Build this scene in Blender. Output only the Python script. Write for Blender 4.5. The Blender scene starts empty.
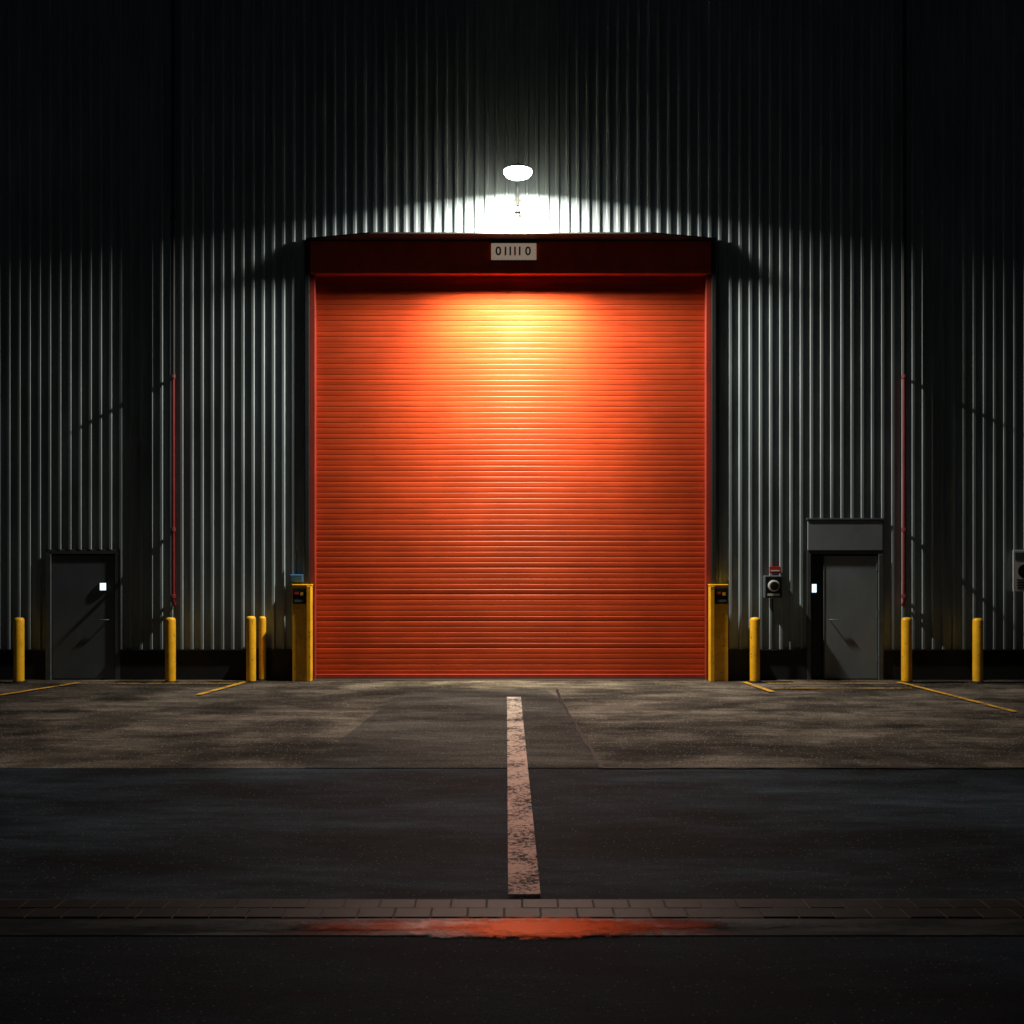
import bpy, bmesh, math, random
from mathutils import Vector
random.seed(4)
scn = bpy.context.scene
scn.view_settings.view_transform = 'Standard'
scn.view_settings.look = 'None'
scn.view_settings.exposure = 0

# ------------------------------------------------------------ node helpers
def new_mat(name):
    m = bpy.data.materials.new(name); m.use_nodes = True
    nt = m.node_tree
    return m, nt, nt.nodes['Principled BSDF']

def coords(nt, scale=(1, 1, 1), rot=0):
    g = nt.nodes.new('ShaderNodeNewGeometry')
    mp = nt.nodes.new('ShaderNodeMapping')
    mp.inputs['Scale'].default_value = scale
    mp.inputs['Rotation'].default_value = (0, 0, rot)
    nt.links.new(g.outputs['Position'], mp.inputs['Vector'])
    return mp.outputs[0]

def noise(nt, vec, scale, detail=3, rough=.55):
    n = nt.nodes.new('ShaderNodeTexNoise')
    n.inputs['Scale'].default_value = scale
    n.inputs['Detail'].default_value = detail
    n.inputs['Roughness'].default_value = rough
    nt.links.new(vec, n.inputs['Vector'])
    return n.outputs['Fac']

def ramp(nt, fac, stops):
    r = nt.nodes.new('ShaderNodeValToRGB')
    e = r.color_ramp.elements
    while len(e) < len(stops): e.new(.5)
    for el, (p, c) in zip(e, stops):
        el.position = p
        el.color = (c, c, c, 1) if not hasattr(c, '__len__') else (*c, 1)
    nt.links.new(fac, r.inputs[0])
    return r.outputs[0]

def mix(nt, fac, a, b, mode='MIX'):
    m = nt.nodes.new('ShaderNodeMix'); m.data_type = 'RGBA'; m.blend_type = mode
    for idx, v in ((0, fac), (6, a), (7, b)):
        s = m.inputs[idx]
        if hasattr(v, 'is_output'): nt.links.new(v, s)
        elif idx == 0: s.default_value = v
        else: s.default_value = (*v, 1) if hasattr(v, '__len__') else (v, v, v, 1)
    return m.outputs[2]

def math_n(nt, op, a, b):
    m = nt.nodes.new('ShaderNodeMath'); m.operation = op
    for i, v in enumerate((a, b)):
        if hasattr(v, 'is_output'): nt.links.new(v, m.inputs[i])
        else: m.inputs[i].default_value = v
    return m.outputs[0]

def bump(nt, h, bsdf, strength=.3, dist=.01):
    b = nt.nodes.new('ShaderNodeBump')
    b.inputs['Strength'].default_value = strength
    b.inputs['Distance'].default_value = dist
    nt.links.new(h, b.inputs['Height'])
    nt.links.new(b.outputs[0], bsdf.inputs['Normal'])

def simple(name, col, rough=.5, metal=0, var=.25, scale=6, stretch=(1, 1, 1), emit=0, spec=.5):
    m, nt, b = new_mat(name)
    v = coords(nt, stretch)
    f = noise(nt, v, scale, 3, .6)
    k = ramp(nt, f, [(.3, 1 - var), (.7, 1)])
    nt.links.new(mix(nt, 1, col, k, 'MULTIPLY'), b.inputs['Base Color'])
    b.inputs['Roughness'].default_value = rough
    b.inputs['Metallic'].default_value = metal
    b.inputs['Specular IOR Level'].default_value = spec
    if emit:
        b.inputs['Emission Color'].default_value = (*col, 1)
        b.inputs['Emission Strength'].default_value = emit
    return m

# ------------------------------------------------------------ materials
def wall_mat():
    m, nt, b = new_mat('corrugated_steel')
    v = coords(nt, (1, 1, .12))
    streak = ramp(nt, noise(nt, v, 5, 4, .65), [(.3, .6), (.7, 1.0)])
    big = ramp(nt, noise(nt, coords(nt), .5, 2), [(.3, .8), (.7, 1.0)])
    c = mix(nt, 1, (.42, .50, .53), streak, 'MULTIPLY')
    c = mix(nt, 1, c, big, 'MULTIPLY')
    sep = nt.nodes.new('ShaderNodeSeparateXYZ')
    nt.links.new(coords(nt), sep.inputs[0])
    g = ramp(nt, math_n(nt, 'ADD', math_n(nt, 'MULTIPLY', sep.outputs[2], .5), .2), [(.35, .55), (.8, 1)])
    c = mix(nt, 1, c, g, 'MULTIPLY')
    nt.links.new(c, b.inputs['Base Color'])
    b.inputs['Roughness'].default_value = .5
    b.inputs['Metallic'].default_value = .15
    return m
M_WALL = wall_mat()

def shutter_mat():
    m, nt, b = new_mat('red_shutter_paint')
    s = ramp(nt, noise(nt, coords(nt, (.25, 1, 6)), 3, 4, .7), [(.3, .64), (.7, 1)])
    d = ramp(nt, noise(nt, coords(nt, (1, 1, .6)), 1.2, 3, .6), [(.3, .80), (.7, 1)])
    c = mix(nt, 1, (.56, .062, .015), s, 'MULTIPLY')
    c = mix(nt, 1, c, d, 'MULTIPLY')
    scr = ramp(nt, noise(nt, coords(nt, (.6, 1, 14)), 6, 5, .75), [(.60, 0), (.74, .55)])
    c = mix(nt, scr, c, (.10, .012, .008))
    nt.links.new(c, b.inputs['Base Color'])
    b.inputs['Roughness'].default_value = .45
    b.inputs['Specular IOR Level'].default_value = .2
    return m
M_SHUT = shutter_mat()
M_HOOD = simple('red_hood_paint', (.80, .085, .03), .55, 0, .3, 3, (1, 1, .5))
M_RAIL = simple('red_rail_paint', (.30, .030, .014), .5, 0, .3, 5, (1, 1, .3))
M_DARK = simple('dark_steel', (.03, .033, .036), .5, .3, .3)
M_FLASH = simple('flashing_steel', (.05, .05, .05), .6, .2, .3)
M_PLINTH = simple('dark_plinth_concrete', (.014, .015, .017), .8, 0, .4, 3)
M_DOORL = simple('charcoal_door_paint', (.11, .134, .152), .5, 0, .25, 2.5, (1, 1, .5))
M_DOORR = simple('grey_door_paint', (.24, .275, .30), .5, 0, .25, 2.5, (1, 1, .5))
M_FRAME = simple('door_frame_paint', (.10, .115, .12), .45, .1, .3)
M_REDPIPE = simple('red_pipe_paint', (.24, .018, .018), .5, 0, .35, 8)
M_WHITE = simple('white_sign_face', (.75, .76, .74), .4, 0, .1)
M_SIGNGLOW = simple('sign_face_added_glow', (.80, .60, .45), .4, 0, .6, 26, emit=.24)  # faint emission added so the unlit panel stays bright in the hood's shadow
M_BLACK = simple('black_plastic', (.012, .012, .013), .35, 0, .2)
M_GREEN = simple('green_ink', (.05, .20, .14), .5, 0, .1)
M_REDINK = simple('red_ink', (.5, .03, .02), .5, 0, .1)
M_BLUE = simple('blue_plastic', (.05, .13, .24), .4, 0, .2)
M_GREYBOX = simple('grey_box', (.10, .12, .14), .4, .1, .2)
M_STEEL = simple('galvanised_steel', (.35, .36, .37), .35, .8, .3)
M_KEY, nt, b = new_mat('keypad_light')
b.inputs['Base Color'].default_value = (.6, .7, .75, 1)
b.inputs['Emission Color'].default_value = (.75, .9, 1, 1); b.inputs['Emission Strength'].default_value = 1.6
M_LAMP, nt, b = new_mat('lamp_diffuser')
b.inputs['Base Color'].default_value = (.9, .9, .85, 1)
b.inputs['Emission Color'].default_value = (1, .97, .86, 1); b.inputs['Emission Strength'].default_value = 18

def yellow_mat():
    m, nt, b = new_mat('yellow_safety_paint')
    v = coords(nt)
    s = ramp(nt, noise(nt, v, 5, 3), [(.3, .75), (.7, 1)])
    c = mix(nt, 1, (.97, .50, .015), s, 'MULTIPLY')
    chip = ramp(nt, noise(nt, v, 16, 5, .7), [(.60, 0), (.66, .85)])
    c = mix(nt, chip, c, (.09, .06, .03))
    nt.links.new(c, b.inputs['Base Color'])
    b.inputs['Roughness'].default_value = .42
    return m
M_YEL = yellow_mat()

def asphalt(name, base, tint=(1, 1, 1), rough=.8, contrast=1.0, stain=0):
    m, nt, b = new_mat(name)
    v = coords(nt)
    fine = ramp(nt, noise(nt, v, 70, 2, .7), [(.3, .3), (.7, 1.7)])
    lo_, hi_ = 1 - .75 * contrast, 1 + .5 * contrast
    big = ramp(nt, noise(nt, coords(nt, (.5, 1.2, 1), .25), .7, 5, .65), [(.38, lo_), (.62, hi_)])
    mid = ramp(nt, noise(nt, coords(nt, (.35, 1.5, 1), -.15), 2.6, 5, .75), [(.38, 1 - .55 * contrast), (.62, 1 + .35 * contrast)])
    c = mix(nt, 1, tuple(base * t for t in tint), fine, 'MULTIPLY')
    c = mix(nt, 1, c, big, 'MULTIPLY')
    c = mix(nt, 1, c, mid, 'MULTIPLY')
    if stain:
        st = ramp(nt, noise(nt, coords(nt, (.8, .9, 1), .6), 1.1, 4, .6), [(.44, 1 - stain), (.55, 1)])
        c = mix(nt, 1, c, st, 'MULTIPLY')
    vo = nt.nodes.new('ShaderNodeTexVoronoi'); vo.inputs['Scale'].default_value = 48
    nt.links.new(v, vo.inputs['Vector'])
    sepc = nt.nodes.new('ShaderNodeSeparateColor'); nt.links.new(vo.outputs['Color'], sepc.inputs[0])
    sel = ramp(nt, sepc.outputs[0], [(.88, 0), (.92, 1)])
    chips = ramp(nt, vo.outputs['Distance'], [(.18, .9), (.32, 0)])
    c = mix(nt, math_n(nt, 'MULTIPLY', chips, sel), c, tuple(base * 7 for _ in range(3)))
    nt.links.new(c, b.inputs['Base Color'])
    b.inputs['Roughness'].default_value = rough
    b.inputs['Specular IOR Level'].default_value = .08
    bump(nt, noise(nt, v, 85, 2, .75), b, .5, .008)
    return m
M_ASPH = asphalt('asphalt', .024, (.70, 1.06, 1.45))
M_APRON = asphalt('worn_concrete', .084, (1.15, .97, .78), .85, .9, .5)
M_PATCH = asphalt('asphalt_patch', .046, (1.08, 1, .88), .8, .8)
M_ROAD = asphalt('road_asphalt', .0150, (.55, 1.08, 1.75), .8, .7)
M_TAR = simple('tar_sealant', (.012, .012, .012), .6, 0, .3, spec=.2)

def wet_mat(name, r0, r1, ior, spec=.5, edge=False):
    m, nt, b = new_mat(name)
    v = coords(nt)
    c = ramp(nt, noise(nt, v, 20, 3), [(.3, .008), (.7, .022)])
    nt.links.new(c, b.inputs['Base Color'])
    wet = noise(nt, coords(nt, (.5, 2, 1)), 2.6, 4, .6)
    r = ramp(nt, wet, [(.42, r0), (.6, r1)])
    nt.links.new(r, b.inputs['Roughness'])
    b.inputs['IOR'].default_value = ior
    b.inputs['Specular IOR Level'].default_value = spec
    bump(nt, noise(nt, v, 30, 2), b, .08, .003)
    if edge:
        at = nt.nodes.new('ShaderNodeAttribute'); at.attribute_name = 'depth'
        w = math_n(nt, 'ADD', at.outputs['Fac'], math_n(nt, 'MULTIPLY', math_n(nt, 'SUBTRACT', noise(nt, v, 14, 4, .7), .5), 1.1))
        a = ramp(nt, w, [(.08, 0), (.6, 1)])
        tr = nt.nodes.new('ShaderNodeBsdfTransparent'); ms = nt.nodes.new('ShaderNodeMixShader')
        nt.links.new(a, ms.inputs[0]); nt.links.new(tr.outputs[0], ms.inputs[1]); nt.links.new(b.outputs[0], ms.inputs[2])
        nt.links.new(ms.outputs[0], nt.nodes['Material Output'].inputs[0])
    return m
M_WET = wet_mat('damp_concrete', .3, .6, 1.45, .3)

def worn(name, col, thr, tint2=None, amax=.95, rough=.65, patch=.35):
    m, nt, b = new_mat(name)
    v = coords(nt)
    k = ramp(nt, noise(nt, v, 7, 3), [(.3, .6), (.7, 1)])
    c = mix(nt, 1, col, k, 'MULTIPLY')
    if tint2:
        sep = nt.nodes.new('ShaderNodeSeparateXYZ'); nt.links.new(v, sep.inputs[0])
        f = nt.nodes.new('ShaderNodeMapRange')
        f.inputs['From Min'].default_value = -3; f.inputs['From Max'].default_value = -9
        nt.links.new(sep.outputs[1], f.inputs['Value'])
        c = mix(nt, f.outputs[0], c, tint2)
    nt.links.new(c, b.inputs['Base Color'])
    b.inputs['Roughness'].default_value = rough
    b.inputs['Specular IOR Level'].default_value = .2
    tr = nt.nodes.new('ShaderNodeBsdfTransparent')
    ms = nt.nodes.new('ShaderNodeMixShader')
    w = math_n(nt, 'ADD', math_n(nt, 'MULTIPLY', noise(nt, v, 26, 5, .8), 1 - patch), math_n(nt, 'MULTIPLY', noise(nt, v, 3, 2), patch))
    a = ramp(nt, w, [(thr, 0), (thr + .12, amax)])
    nt.links.new(a, ms.inputs[0])
    nt.links.new(tr.outputs[0], ms.inputs[1]); nt.links.new(b.outputs[0], ms.inputs[2])
    nt.links.new(ms.outputs[0], nt.nodes['Material Output'].inputs[0])
    return m
M_LINE = worn('worn_white_paint', (.60, .50, .41), .41, (.66, .38, .31))  # far end turns pinkish: reddish stains and the door's red reflection painted in
M_YLINE = worn('worn_yellow_paint', (.75, .40, .04), .41)
M_TYRE = worn('tyre_rubber_marks', (.014, .012, .010), .46, None, .3, .8)

# ------------------------------------------------------------ mesh helpers
def obj(name, bm, mat, parent=None, smooth=False):
    me = bpy.data.meshes.new(name); bm.to_mesh(me); bm.free()
    if smooth:
        for p in me.polygons: p.use_smooth = True
    me.materials.append(mat)
    o = bpy.data.objects.new(name, me); scn.collection.objects.link(o)
    if parent: o.parent = parent
    return o

def empty(name):
    o = bpy.data.objects.new(name, None); scn.collection.objects.link(o); o.empty_display_size = .3
    return o

def add_box(bm, x0, x1, y0, y1, z0, z1):
    vs = [bm.verts.new(p) for p in ((x0,y0,z0),(x1,y0,z0),(x1,y1,z0),(x0,y1,z0),(x0,y0,z1),(x1,y0,z1),(x1,y1,z1),(x0,y1,z1))]
    for f in ((3,2,1,0),(4,5,6,7),(0,1,5,4),(1,2,6,5),(2,3,7,6),(3,0,4,7)):
        bm.faces.new([vs[i] for i in f])

def box(name, x0, x1, y0, y1, z0, z1, mat, parent=None, bev=.006):
    bm = bmesh.new(); add_box(bm, x0, x1, y0, y1, z0, z1)
    if bev:
        bmesh.ops.bevel(bm, geom=bm.edges[:], offset=bev, segments=2, affect='EDGES', profile=.5)
    return obj(name, bm, mat, parent)

def slab(name, pts, z0, z1, mat, parent):
    bm = bmesh.new()
    a = [bm.verts.new((x, y, z0)) for x, y in pts]; c = [bm.verts.new((x, y, z1)) for x, y in pts]
    bm.faces.new(a); bm.faces.new(c[::-1]); n = len(pts)
    for i in range(n): bm.faces.new((a[i], c[i], c[(i + 1) % n], a[(i + 1) % n]))
    bmesh.ops.recalc_face_normals(bm, faces=bm.faces[:])
    return obj(name, bm, mat, parent)

def revolve(name, prof, mat, parent=None, seg=32, loc=(0, 0, 0), axis='Z'):
    bm = bmesh.new(); rings = []
    for r, z in prof:
        ring = []
        for i in range(seg):
            a = 2 * math.pi * i / seg
            p = (r * math.cos(a), r * math.sin(a), z)
            if axis == 'Y': p = (p[0], -p[2], p[1])
            ring.append(bm.verts.new(Vector(p) + Vector(loc)))
        rings.append(ring)
    for a, b_ in zip(rings, rings[1:]):
        for i in range(seg):
            bm.faces.new((a[i], a[(i+1) % seg], b_[(i+1) % seg], b_[i]))
    bm.faces.new(rings[0][::-1]); bm.faces.new(rings[-1])
    bmesh.ops.recalc_face_normals(bm, faces=bm.faces[:])
    o = obj(name, bm, mat, parent, True)
    o.data.set_sharp_from_angle(angle=math.radians(40))
    return o

def from_curve(name, cu, mat, parent):
    cu.materials.append(mat)
    t = bpy.data.objects.new(name + '_c', cu)
    scn.collection.objects.link(t)
    bpy.context.view_layer.update()
    me = bpy.data.meshes.new_from_object(t.evaluated_get(bpy.context.evaluated_depsgraph_get()))
    bpy.data.objects.remove(t)
    o = bpy.data.objects.new(name, me); scn.collection.objects.link(o)
    o.parent = parent
    return o

def tube(name, pts, r, mat, parent=None):
    cu = bpy.data.curves.new(name, 'CURVE'); cu.dimensions = '3D'
    sp = cu.splines.new('POLY'); sp.points.add(len(pts) - 1)
    for p, q in zip(sp.points, pts): p.co = (*q, 1)
    cu.bevel_depth = r; cu.bevel_resolution = 5; cu.use_fill_caps = True
    o = from_curve(name, cu, mat, parent)
    for p in o.data.polygons: p.use_smooth = True
    return o

def sheet(name, pts, z, mat, parent=None):
    bm = bmesh.new(); bm.faces.new([bm.verts.new((x, y, z)) for x, y in pts])
    bm.normal_update()
    if bm.faces[:][0].normal.z < 0: bmesh.ops.reverse_faces(bm, faces=bm.faces[:])
    return obj(name, bm, mat, parent)

def text(name, s, size, loc, mat, parent, ext=.003):
    cu = bpy.data.curves.new(name, 'FONT'); cu.body = s; cu.size = size
    cu.align_x = 'CENTER'; cu.align_y = 'CENTER'; cu.extrude = ext; cu.offset = .004
    o = from_curve(name, cu, mat, parent)
    o.rotation_euler = (math.radians(90), 0, 0); o.location = loc
    return o

# ------------------------------------------------------------ warehouse
W = empty('warehouse_building')
PITCH, DEP = .172, .034
def corr(name, a0, a1, z0, z1, side=None):
    prof = [(0, 0), (.28, 0), (.38, 1), (.60, 1), (.70, .0), (.98, .0)]
    bm = bmesh.new()
    k = math.floor(a0 / PITCH) - 1
    allp = []
    while k * PITCH < a1 + PITCH:
        for f, d in prof: allp.append(((k + f) * PITCH, d * DEP))
        k += 1
    def at(x):
        for (p, d), (q, e) in zip(allp, allp[1:]):
            if p <= x <= q: return d + (e - d) * (x - p) / max(q - p, 1e-9)
        return 0
    pts = [(a0, at(a0))] + [p for p in allp if a0 < p[0] < a1] + [(a1, at(a1))]
    prev = None
    for a, d in pts:
        if side is None: co = (a, -d)
        else: co = (side + (d if side > 0 else -d), a)
        cur = (bm.verts.new((*co, z0)), bm.verts.new((*co, z1)))
        if prev: bm.faces.new((prev[0], cur[0], cur[1], prev[1]))
        prev = cur
    return obj(name, bm, M_WALL, W)

TOP = 13.2; XL, XR = -19.0, 19.0; PZ = .5
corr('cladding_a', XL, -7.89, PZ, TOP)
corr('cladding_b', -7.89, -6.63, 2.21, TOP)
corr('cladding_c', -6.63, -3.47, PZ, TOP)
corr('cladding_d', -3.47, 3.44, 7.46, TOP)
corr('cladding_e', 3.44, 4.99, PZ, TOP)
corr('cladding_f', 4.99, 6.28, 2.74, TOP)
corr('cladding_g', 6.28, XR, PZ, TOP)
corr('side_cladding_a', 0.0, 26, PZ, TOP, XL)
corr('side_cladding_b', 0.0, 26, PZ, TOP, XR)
box('back_wall', XL, XR, 26, 26.2, 0, TOP, M_DARK, W, 0)
box('roof', XL - .1, XR + .1, -.08, 26.3, TOP, TOP + .25, M_DARK, W, .02)
for i, (a, b_) in enumerate(((XL, -7.89), (-6.63, -3.47), (3.44, 4.99), (6.28, XR))):
    box('plinth_%d' % i, a, b_, -.03, .25, -.05, PZ, M_PLINTH, W, .008)
    box('drip_flashing_%d' % i, a, b_, -.055, .02, PZ + .001, PZ + .022, M_DARK, W, 0)
box('side_plinth_a', XL - .02, XL + .2, .26, 26, -.05, PZ, M_PLINTH, W, 0)
box('side_plinth_b', XR - .2, XR + .02, .26, 26, -.05, PZ, M_PLINTH, W, 0)

# roller shutter curtain
bm = bmesh.new()
SL = .0915; nsl = int(7.0 / SL)
prof = [(0, .004), (.05, .0003), (.30, -.0006), (.60, -.0008), (.88, .0), (.94, .004)]
prev = None
for i in range(nsl):
    tilt = random.uniform(-.0006, .0006) + (.0022 if i % 5 == 0 and i < 30 else 0)
    for f, d in prof:
        z = .07 + (i + f) * SL
        y = .10 + d + tilt * (1 - 2 * f)
        cur = [bm.verts.new((x, y, z)) for x in (-3.36, 3.31)]
        if prev: bm.faces.new((prev[0], prev[1], cur[1], cur[0]))
        prev = cur
bmesh.ops.recalc_face_normals(bm, faces=bm.faces[:])
obj('roller_shutter_curtain', bm, M_SHUT, W)
box('shutter_bottom_bar', -3.35, 3.30, .06, .14, .012, .085, M_RAIL, W)
for nm, a, s in (('left', -3.335, -1), ('right', 3.285, 1)):
    x0, x1 = sorted((a, a + s * .085))
    box('guide_rail_' + nm, x0, x1, -.03, .16, 0, 6.86, M_RAIL, W)
    x0, x1 = sorted((a + s * .088, a + s * .16))
    box('jamb_' + nm, x0, x1, -.075, .2, 0, 7.43, M_DARK, W)
box('shutter_hood', -3.42, 3.37, -.055, .2, 6.865, 7.43, M_HOOD, W, .015)
slab('canopy_flashing', [(-3.48, .05), (-3.48, -.10), (-2.35, -.41), (2.32, -.41), (3.45, -.10), (3.45, .05)], 7.435, 7.458, M_FLASH, W)  # projection and chamfered ends shaped for the shadow on hood and wall
box('door_threshold', -3.4, 3.35, -.12, .25, 0, .012, M_DARK, W, .003)
box('interior_backing', -3.6, 3.6, .26, .3, 0, 7.6, M_DARK, W, 0)

# personnel door (left)
box('left_door_leaf', -7.79, -6.73, -.01, .07, .02, 2.11, M_DOORL, W, .004)
box('left_door_frame_l', -7.89, -7.80, -.05, .12, 0, 2.13, M_FRAME, W)
box('left_door_frame_r', -6.72, -6.63, -.03, .12, 0, 2.13, M_FRAME, W)
box('left_door_frame_t', -7.89, -6.63, -.03, .12, 2.133, 2.21, M_FRAME, W)
box('left_door_backing', -8, -6.5, .13, .16, 0, 2.3, M_DARK, W, 0)
box('left_door_keypad', -6.98, -6.86, -.03, -.011, 1.50, 1.66, M_BLACK, W)
box('left_door_keypad_screen', -6.97, -6.87, -.036, -.031, 1.52, 1.64, M_KEY, W, 0)
tube('left_door_handle', [(-6.83, -.01, 1.02), (-6.83, -.05, 1.02), (-6.96, -.05, 1.02)], .009, M_FRAME, W)
# personnel door (right) with transom
box('right_door_leaf', 5.30, 6.19, -.01, .07, .02, 2.10, M_DOORR, W, .004)
box('right_door_side_panel', 5.07, 5.28, .05, .08, .02, 2.10, M_DARK, W, .004)
box('right_door_frame_l', 4.99, 5.06, -.03, .12, 0, 2.13, M_FRAME, W)
box('right_door_frame_r', 6.20, 6.28, -.05, .12, 0, 2.13, M_FRAME, W)
box('right_door_frame_m', 5.281, 5.299, -.014, .09, 0.02, 2.12, M_FRAME, W, .003)
box('right_door_header', 4.99, 6.28, -.03, .12, 2.133, 2.19, M_FRAME, W)
box('right_transom_panel', 5.0, 6.27, -.045, .05, 2.193, 2.70, M_DOORR, W, .008)
box('right_transom_top', 4.98, 6.29, -.055, .05, 2.703, 2.74, M_FRAME, W)
box('right_door_backing', 4.9, 6.35, .13, .16, 0, 2.8, M_DARK, W, 0)
box('right_door_keypad', 5.075, 5.19, .02, .049, 1.44, 1.68, M_BLACK, W)
box('right_door_keypad_screen', 5.09, 5.165, .012, .019, 1.48, 1.62, M_KEY, W, 0)
tube('right_door_handle', [(5.38, -.01, 1.02), (5.38, -.05, 1.02), (5.52, -.05, 1.02)], .009, M_FRAME, W)
for i, z in enumerate((.3, 1.05, 1.85)):
    box('right_hinge_%d' % i, 6.175, 6.20, -.03, -.012, z, z + .12, M_FRAME, W, .003)

# ------------------------------------------------------------ wall lamp
L = empty('wall_lamp')
lx, ly, lz = .094, -.76, 8.34
revolve('shade', [(.05, .075), (.07, .075), (.15, .055), (.215, .02), (.236, .0), (.228, -.004), (.2, .015), (.05, .04)], M_DARK, L, 40, (lx, ly, lz))
revolve('diffuser', [(.222, .012), (.232, -.012), (.225, -.045), (.19, -.085), (.12, -.115), (.03, -.128)], M_LAMP, L, 40, (lx, ly, lz))
tube('gooseneck_arm', [(lx, -.05, 8.0), (lx, -.18, 8.0), (lx, -.30, 8.05), (lx, -.38, 8.18), (lx, -.42, 8.34), (lx, -.52, 8.45), (lx, -.66, 8.47), (lx, -.74, 8.45), (lx, ly, 8.40)], .028, M_DARK, L)
box('wall_plate', lx - .07, lx + .07, -.07, -.036, 7.86, 8.12, M_DARK, L)
box('junction_box', lx - .05, lx + .05, -.15, -.072, 7.90, 8.08, M_DARK, L)
ld = bpy.data.lights.new('lamp_light', 'AREA'); ld.shape = 'DISK'; ld.size = .22
ld.energy = 1120; ld.color = (1.0, .93, .80)
ld.spread = math.radians(164)
ld.use_nodes = True
lnt = ld.node_tree; em = lnt.nodes['Emission']
lf = lnt.nodes.new('ShaderNodeLightFalloff'); lf.inputs['Strength'].default_value = 1; lf.inputs['Smooth'].default_value = 2.0
lnt.links.new(lf.outputs['Quadratic'], em.inputs['Strength'])
lo = bpy.data.objects.new('lamp_light', ld); scn.collection.objects.link(lo)
lo.location = (lx, ly, lz - .14); lo.parent = L
lo.rotation_euler = (math.radians(12), 0, 0)   # light tilted back towards the wall
sd = bpy.data.lights.new('added_door_glow_spot', 'SPOT'); sd.energy = 9000; sd.color = (1, .86, .46)  # extra spot added at the lamp for a warm glow on the door
sd.spot_size = math.radians(86); sd.spot_blend = 1; sd.shadow_soft_size = .1
so = bpy.data.objects.new('added_door_glow_spot', sd); scn.collection.objects.link(so)
so.location = (lx, ly, lz - .15); so.parent = L
d = Vector((.03, .1, 6.95)) - so.location
so.rotation_euler = d.to_track_quat('-Z', 'Y').to_euler()

# ------------------------------------------------------------ bollards
def bollard(x, y=-.36, h=1.08, r=.082):
    E = empty('bollard')
    revolve('post', [(r, 0), (r, h - .05), (r * .93, h - .022), (r * .7, h - .006), (r * .3, h)], M_YEL, E, 28)
    revolve('base_collar', [(r + .05, 0), (r + .05, .012), (r + .012, .016), (r + .01, .03)], M_DARK, E, 28)
    E.location = (x, y, .004)
for x, y, h, r in ((-8.17, -.38, 1.08, .082), (-5.66, -.38, 1.08, .085), (-4.33, -.36, 1.10, .08), (-4.20, -.12, 1.08, .06),
             (4.03, -.36, 1.08, .082), (6.54, -.38, 1.08, .085), (7.71, -.40, 1.07, .082)):
    bollard(x, y, h, r)

# ------------------------------------------------------------ yellow guards at the jambs
def guard(xa, xb, inner):
    E = empty('door_guard')
    box('front_plate', xa, xb, -.245, -.225, .004, 1.60, M_YEL, E, .004)
    box('side_plate_a', xa, xa + .02, -.224, -.09, .004, 1.60, M_YEL, E, .004)
    box('side_plate_b', xb - .02, xb, -.224, -.09, .004, 1.60, M_YEL, E, .004)
    box('cap', xa - .008, xb + .008, -.255, -.09, 1.602, 1.625, M_YEL, E, .004)
    xi = xb if inner > 0 else xa
    box('edge_flange', xi - .07 if inner > 0 else xi, xi if inner > 0 else xi + .07, -.275, -.247, .004, 1.60, M_YEL, E, .008)
    c = (xa + xb) / 2 - inner * .035
    box('label_plate', c - .11, c + .11, -.256, -.247, 1.30, 1.56, M_BLACK, E, .003)
    box('label_red', c - .08, c - .01, -.262, -.257, 1.46, 1.50, M_REDINK, E, 0)
    box('label_white', c + .02, c + .07, -.262, -.257, 1.44, 1.49, M_YEL, E, 0)
    box('label_strip', c - .08, c + .08, -.262, -.257, 1.33, 1.37, M_GREYBOX, E, 0)
    for z in (.15, .8, 1.2):
        revolve('bolt', [(.014, 0), (.014, .008), (.006, .012)], M_STEEL, E, 10, (c, -.246, z), 'Y')
guard(-3.67, -3.36, 1)
guard(3.31, 3.61, -1)
E = empty('junction_box')
box('housing', -3.74, -3.52, -.13, -.04, 1.66, 1.79, M_BLUE, E, .01)
box('lid', -3.725, -3.535, -.142, -.131, 1.675, 1.775, M_BLUE, E, .004)
tube('cable', [(-3.63, -.08, 1.79), (-3.63, -.08, 2.2)], .01, M_BLACK, E)

# ------------------------------------------------------------ standpipes
def pipe(x):
    E = empty('drainpipe')
    tube('red_pipe', [(x, -.10, 5.15), (x, -.10, 1.36), (x, -.07, 1.28), (x, -.03, 1.28)], .028, M_REDPIPE, E)
    tube('upper_pipe', [(x, -.10, TOP), (x, -.10, 5.15)], .034, M_DARK, E)
    for z in (5.12, 2.54, 1.42, 7.8, 10.4):
        revolve('collar', [(.036, -.035), (.042, -.03), (.042, .03), (.036, .035)], M_REDPIPE if z < 6 else M_DARK, E, 20, (x, -.10, z))
        box('bracket', x - .014, x + .014, -.20, -.02, z - .02, z + .02, M_DARK, E, .003)
pipe(-5.71); pipe(6.61)

# ------------------------------------------------------------ signs & boxes
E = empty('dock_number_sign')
box('panel', -.35, .41, -.085, -.057, 7.09, 7.375, M_SIGNGLOW, E, .006)
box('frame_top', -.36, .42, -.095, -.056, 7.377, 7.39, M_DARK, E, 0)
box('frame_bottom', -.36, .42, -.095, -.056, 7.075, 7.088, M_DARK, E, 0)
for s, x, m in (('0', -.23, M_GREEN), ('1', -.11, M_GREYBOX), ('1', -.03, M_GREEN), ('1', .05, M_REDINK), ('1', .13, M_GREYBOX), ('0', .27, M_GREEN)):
    text('digit', s, .2, (x, -.089, 7.235), m, E)

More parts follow.
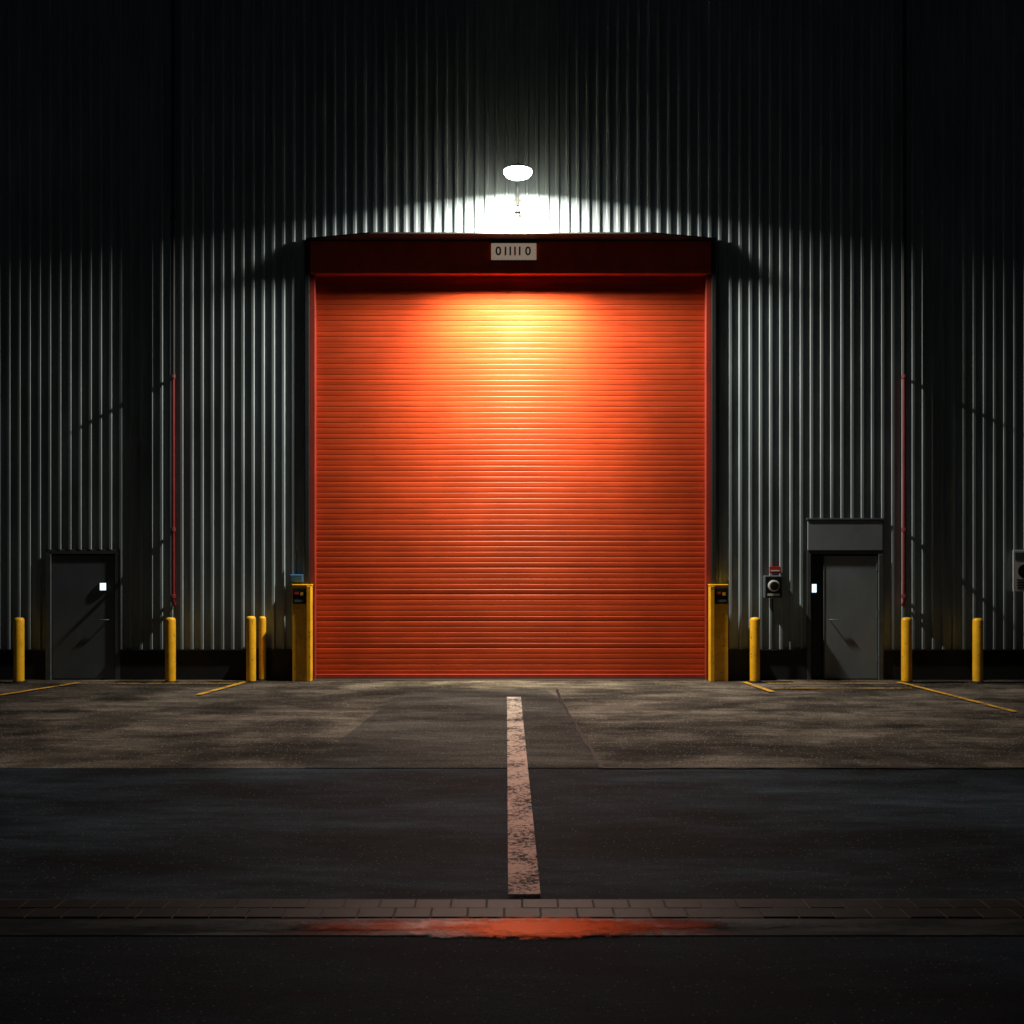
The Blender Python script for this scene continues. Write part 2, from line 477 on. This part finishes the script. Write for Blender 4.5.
E = empty('control_box')
box('housing', 4.24, 4.54, -.16, -.04, 1.39, 1.77, M_GREYBOX, E, .015)
box('face', 4.26, 4.52, -.170, -.161, 1.41, 1.75, M_BLACK, E, .004)
revolve('bezel', [(.095, 0), (.095, .02), (.08, .025)], M_WHITE, E, 28, (4.39, -.171, 1.60), 'Y')
revolve('knob', [(.072, 0), (.07, .05), (.03, .055)], M_BLACK, E, 28, (4.39, -.194, 1.60), 'Y')
box('label', 4.29, 4.49, -.176, -.171, 1.43, 1.47, M_WHITE, E, 0)
tube('conduit', [(4.39, -.09, 1.39), (4.39, -.09, .5)], .012, M_DARK, E)
E = empty('warning_sign')
box('plate', 4.35, 4.54, -.06, -.045, 1.80, 1.92, M_REDINK, E, .003)
box('band', 4.37, 4.52, -.064, -.0605, 1.84, 1.86, M_WHITE, E, 0)
E = empty('notice_sign')
box('plate', 8.46, 8.98, -.07, -.05, 1.50, 2.20, M_WHITE, E, .006)
box('header', 8.49, 8.95, -.074, -.0705, 2.03, 2.16, M_GREYBOX, E, 0)
revolve('pictogram', [(.12, 0), (.12, .003)], M_BLACK, E, 28, (8.66, -.071, 1.84), 'Y')
for i in range(4):
    box('text_row_%d' % i, 8.52, 8.9 - .05 * (i % 2), -.074, -.0705, 1.55 + i * .045, 1.57 + i * .045, M_BLACK, E, 0)

# ------------------------------------------------------------ ground
G = empty('ground')
sheet('asphalt_yard', [(-300, -300), (300, -300), (300, 300), (-300, 300)], 0, M_ASPH, G)
sheet('concrete_apron', [(-30, -6.9), (30, -6.9), (30, -.03), (-30, -.03)], .004, M_APRON, G)
sheet('asphalt_patch', [(-1.55, -1.1), (.55, -1.35), (.70, -2.3), (.89, -6.9), (-2.1, -6.9), (-1.8, -3.0)], .008, M_PATCH, G)
def ribbon(name, pts, w, z, mat, wob=.012, parent=None):
    bm = bmesh.new(); prev = None; P = []
    for (a, b_) in zip(pts, pts[1:]):
        a = Vector(a); b_ = Vector(b_); n = max(2, int((b_ - a).length / .15))
        P += [a.lerp(b_, i / n) for i in range(n)]
    P.append(Vector(pts[-1]))
    for i, p in enumerate(P):
        d = (P[min(i + 1, len(P) - 1)] - P[max(i - 1, 0)]).normalized(); q = Vector((-d.y, d.x))
        p = p + q * random.uniform(-wob, wob); ww = w * random.uniform(.75, 1.15)
        cur = (bm.verts.new((*(p - q * ww / 2), z)), bm.verts.new((*(p + q * ww / 2), z)))
        if prev: bm.faces.new((prev[0], prev[1], cur[1], cur[0]))
        prev = cur
    bmesh.ops.recalc_face_normals(bm, faces=bm.faces[:])
    return obj(name, bm, mat, parent or G)
ribbon('joint_a', [(.70, -1.2), (.71, -2.3), (.90, -6.9)], .035, .012, M_TAR)
ribbon('joint_b', [(.9, -6.92), (12, -6.92)], .045, .013, M_TAR)
ribbon('joint_c', [(-12, -3.3), (-6, -3.4), (-2, -3.2)], .018, .012, M_TAR)
ribbon('joint_d', [(.8, -3.35), (5, -3.3), (12, -3.4)], .018, .012, M_TAR)
def arc(cx, cy, r, a0, a1, n=16, sx=1):
    return [(cx + sx * r * math.cos(math.radians(a0 + (a1 - a0) * i / n)), cy + r * math.sin(math.radians(a0 + (a1 - a0) * i / n))) for i in range(n + 1)]
for i, (cx, cy, r, a0, a1, sx, w) in enumerate(((6.2, -7.2, 5.4, 110, 165, 1, .2), (-6.5, -7.5, 5.8, 75, 35, 1, .2))):
    ribbon('tyre_mark_%d' % i, arc(cx, cy, r, a0, a1, 16, sx), w, .0165 + i * .0006, M_TYRE, .004)
sheet('road', [(-300, -60), (300, -60), (300, -11.30), (-300, -11.30)], .003, M_ROAD, G)
sheet('strip_edging', [(-30, -11.29), (30, -11.29), (30, -11.03), (-30, -11.03)], .007, M_WET, G)

# puddle lying along the edging : radial mesh with a depth attribute
PU = empty('puddle')
def blob(name, cx, cy, rx, ry, z, mat, amp=.22, seed=1):
    rnd = random.Random(seed); ph = [rnd.uniform(0, 6.28) for _ in range(7)]
    bm = bmesh.new(); lay = bm.verts.layers.float.new('depth')
    rings = []
    for k in range(1, 9):
        ring = []
        for i in range(96):
            a = 2 * math.pi * i / 96
            s = (1 + amp * sum(math.sin((j + 2) * a + ph[j]) / (j + 2) for j in range(7))) * k / 8
            v = bm.verts.new((cx + rx * s * math.cos(a), cy + ry * s * math.sin(a), z)); v[lay] = 1 - k / 8
            ring.append(v)
        rings.append(ring)
    c = bm.verts.new((cx, cy, z)); c[lay] = 1
    for i in range(96): bm.faces.new((c, rings[0][i], rings[0][(i + 1) % 96]))
    for a, b_ in zip(rings, rings[1:]):
        for i in range(96): bm.faces.new((a[i], b_[i], b_[(i + 1) % 96], a[(i + 1) % 96]))
    return obj(name, bm, mat, PU)
M_WATER = wet_mat('puddle_water', .04, .10, 2.1, .5, True)
M_WATER2 = wet_mat('shallow_water_film', .12, .30, 1.9, .5, True)
blob('water', .19, -11.19, .78, .20, .0165, M_WATER, .08, 3)
blob('water_film', -.02, -11.17, 1.9, .17, .0125, M_WATER2, .3, 8)

# painted lines
R = empty('road_markings')
def line(name, a, b_, w, mat, z):
    a = Vector(a); b_ = Vector(b_); d = (b_ - a).normalized(); q = Vector((-d.y, d.x)) * w / 2
    sheet(name, [tuple(a - q), tuple(b_ - q), tuple(b_ + q), tuple(a + q)], z, mat, R)
line('centre_line', (.028, -2.15), (.078, -10.66), .205, M_LINE, .026)
line('bay_line_a', (-7.75, -2.1), (-7.12, -.55), .1, M_YLINE, .026)
line('bay_line_b', (-4.72, -1.9), (-4.40, -.45), .1, M_YLINE, .026)
line('bay_line_c', (3.83, -.45), (4.0, -1.6), .1, M_YLINE, .026)
line('bay_line_d', (6.38, -.45), (6.78, -3.5), .1, M_YLINE, .026)
line('bay_line_e', (-7.1, -.62), (-4.5, -.62), .05, M_YLINE, .027)
line('bay_line_f', (4.15, -.62), (6.35, -.62), .05, M_YLINE, .027)
line('bay_line_g', (4.1, -1.2), (6.3, -1.2), .05, M_YLINE, .027)

# paver strip
bm = bmesh.new()
for row, y0 in enumerate((-11.02, -10.865)):
    x = -26 + row * .11
    while x < 26:
        h = .0125 + random.uniform(-.002, .002)
        add_box(bm, x, x + .206, y0, y0 + .144, .004, h)
        x += .22
D = empty('paver_strip')
M_PAVE = simple('dark_clay_paver', (.017, .012, .012), .55, 0, .8, 5, spec=.2)
obj('pavers', bm, M_PAVE, D)
M_GRIT = simple('joint_grit', (.11, .075, .07), .8, 0, .7, 8, spec=.25)
sheet('mortar_bed', [(-26, -11.025), (26, -11.025), (26, -10.705), (-26, -10.705)], .0100, M_GRIT, D)

# ------------------------------------------------------------ night sky
w = bpy.data.worlds.new('World'); scn.world = w; w.use_nodes = True
nt = w.node_tree; bg = nt.nodes['Background']
sky = nt.nodes.new('ShaderNodeTexSky'); sky.sky_type = 'NISHITA'; sky.sun_disc = False
sky.sun_elevation = math.radians(12); sky.sun_rotation = math.radians(0)
nt.links.new(sky.outputs[0], bg.inputs[0]); bg.inputs[1].default_value = .0025

# ------------------------------------------------------------ camera
cam = bpy.data.cameras.new('camera'); co = bpy.data.objects.new('camera', cam)
scn.collection.objects.link(co)
co.location = (0, -17, 2.2); co.rotation_euler = (math.radians(90), 0, 0)
cam.sensor_width = 36; cam.lens = 35.26; cam.shift_y = 38 / 1024; cam.clip_end = 1000
scn.camera = co
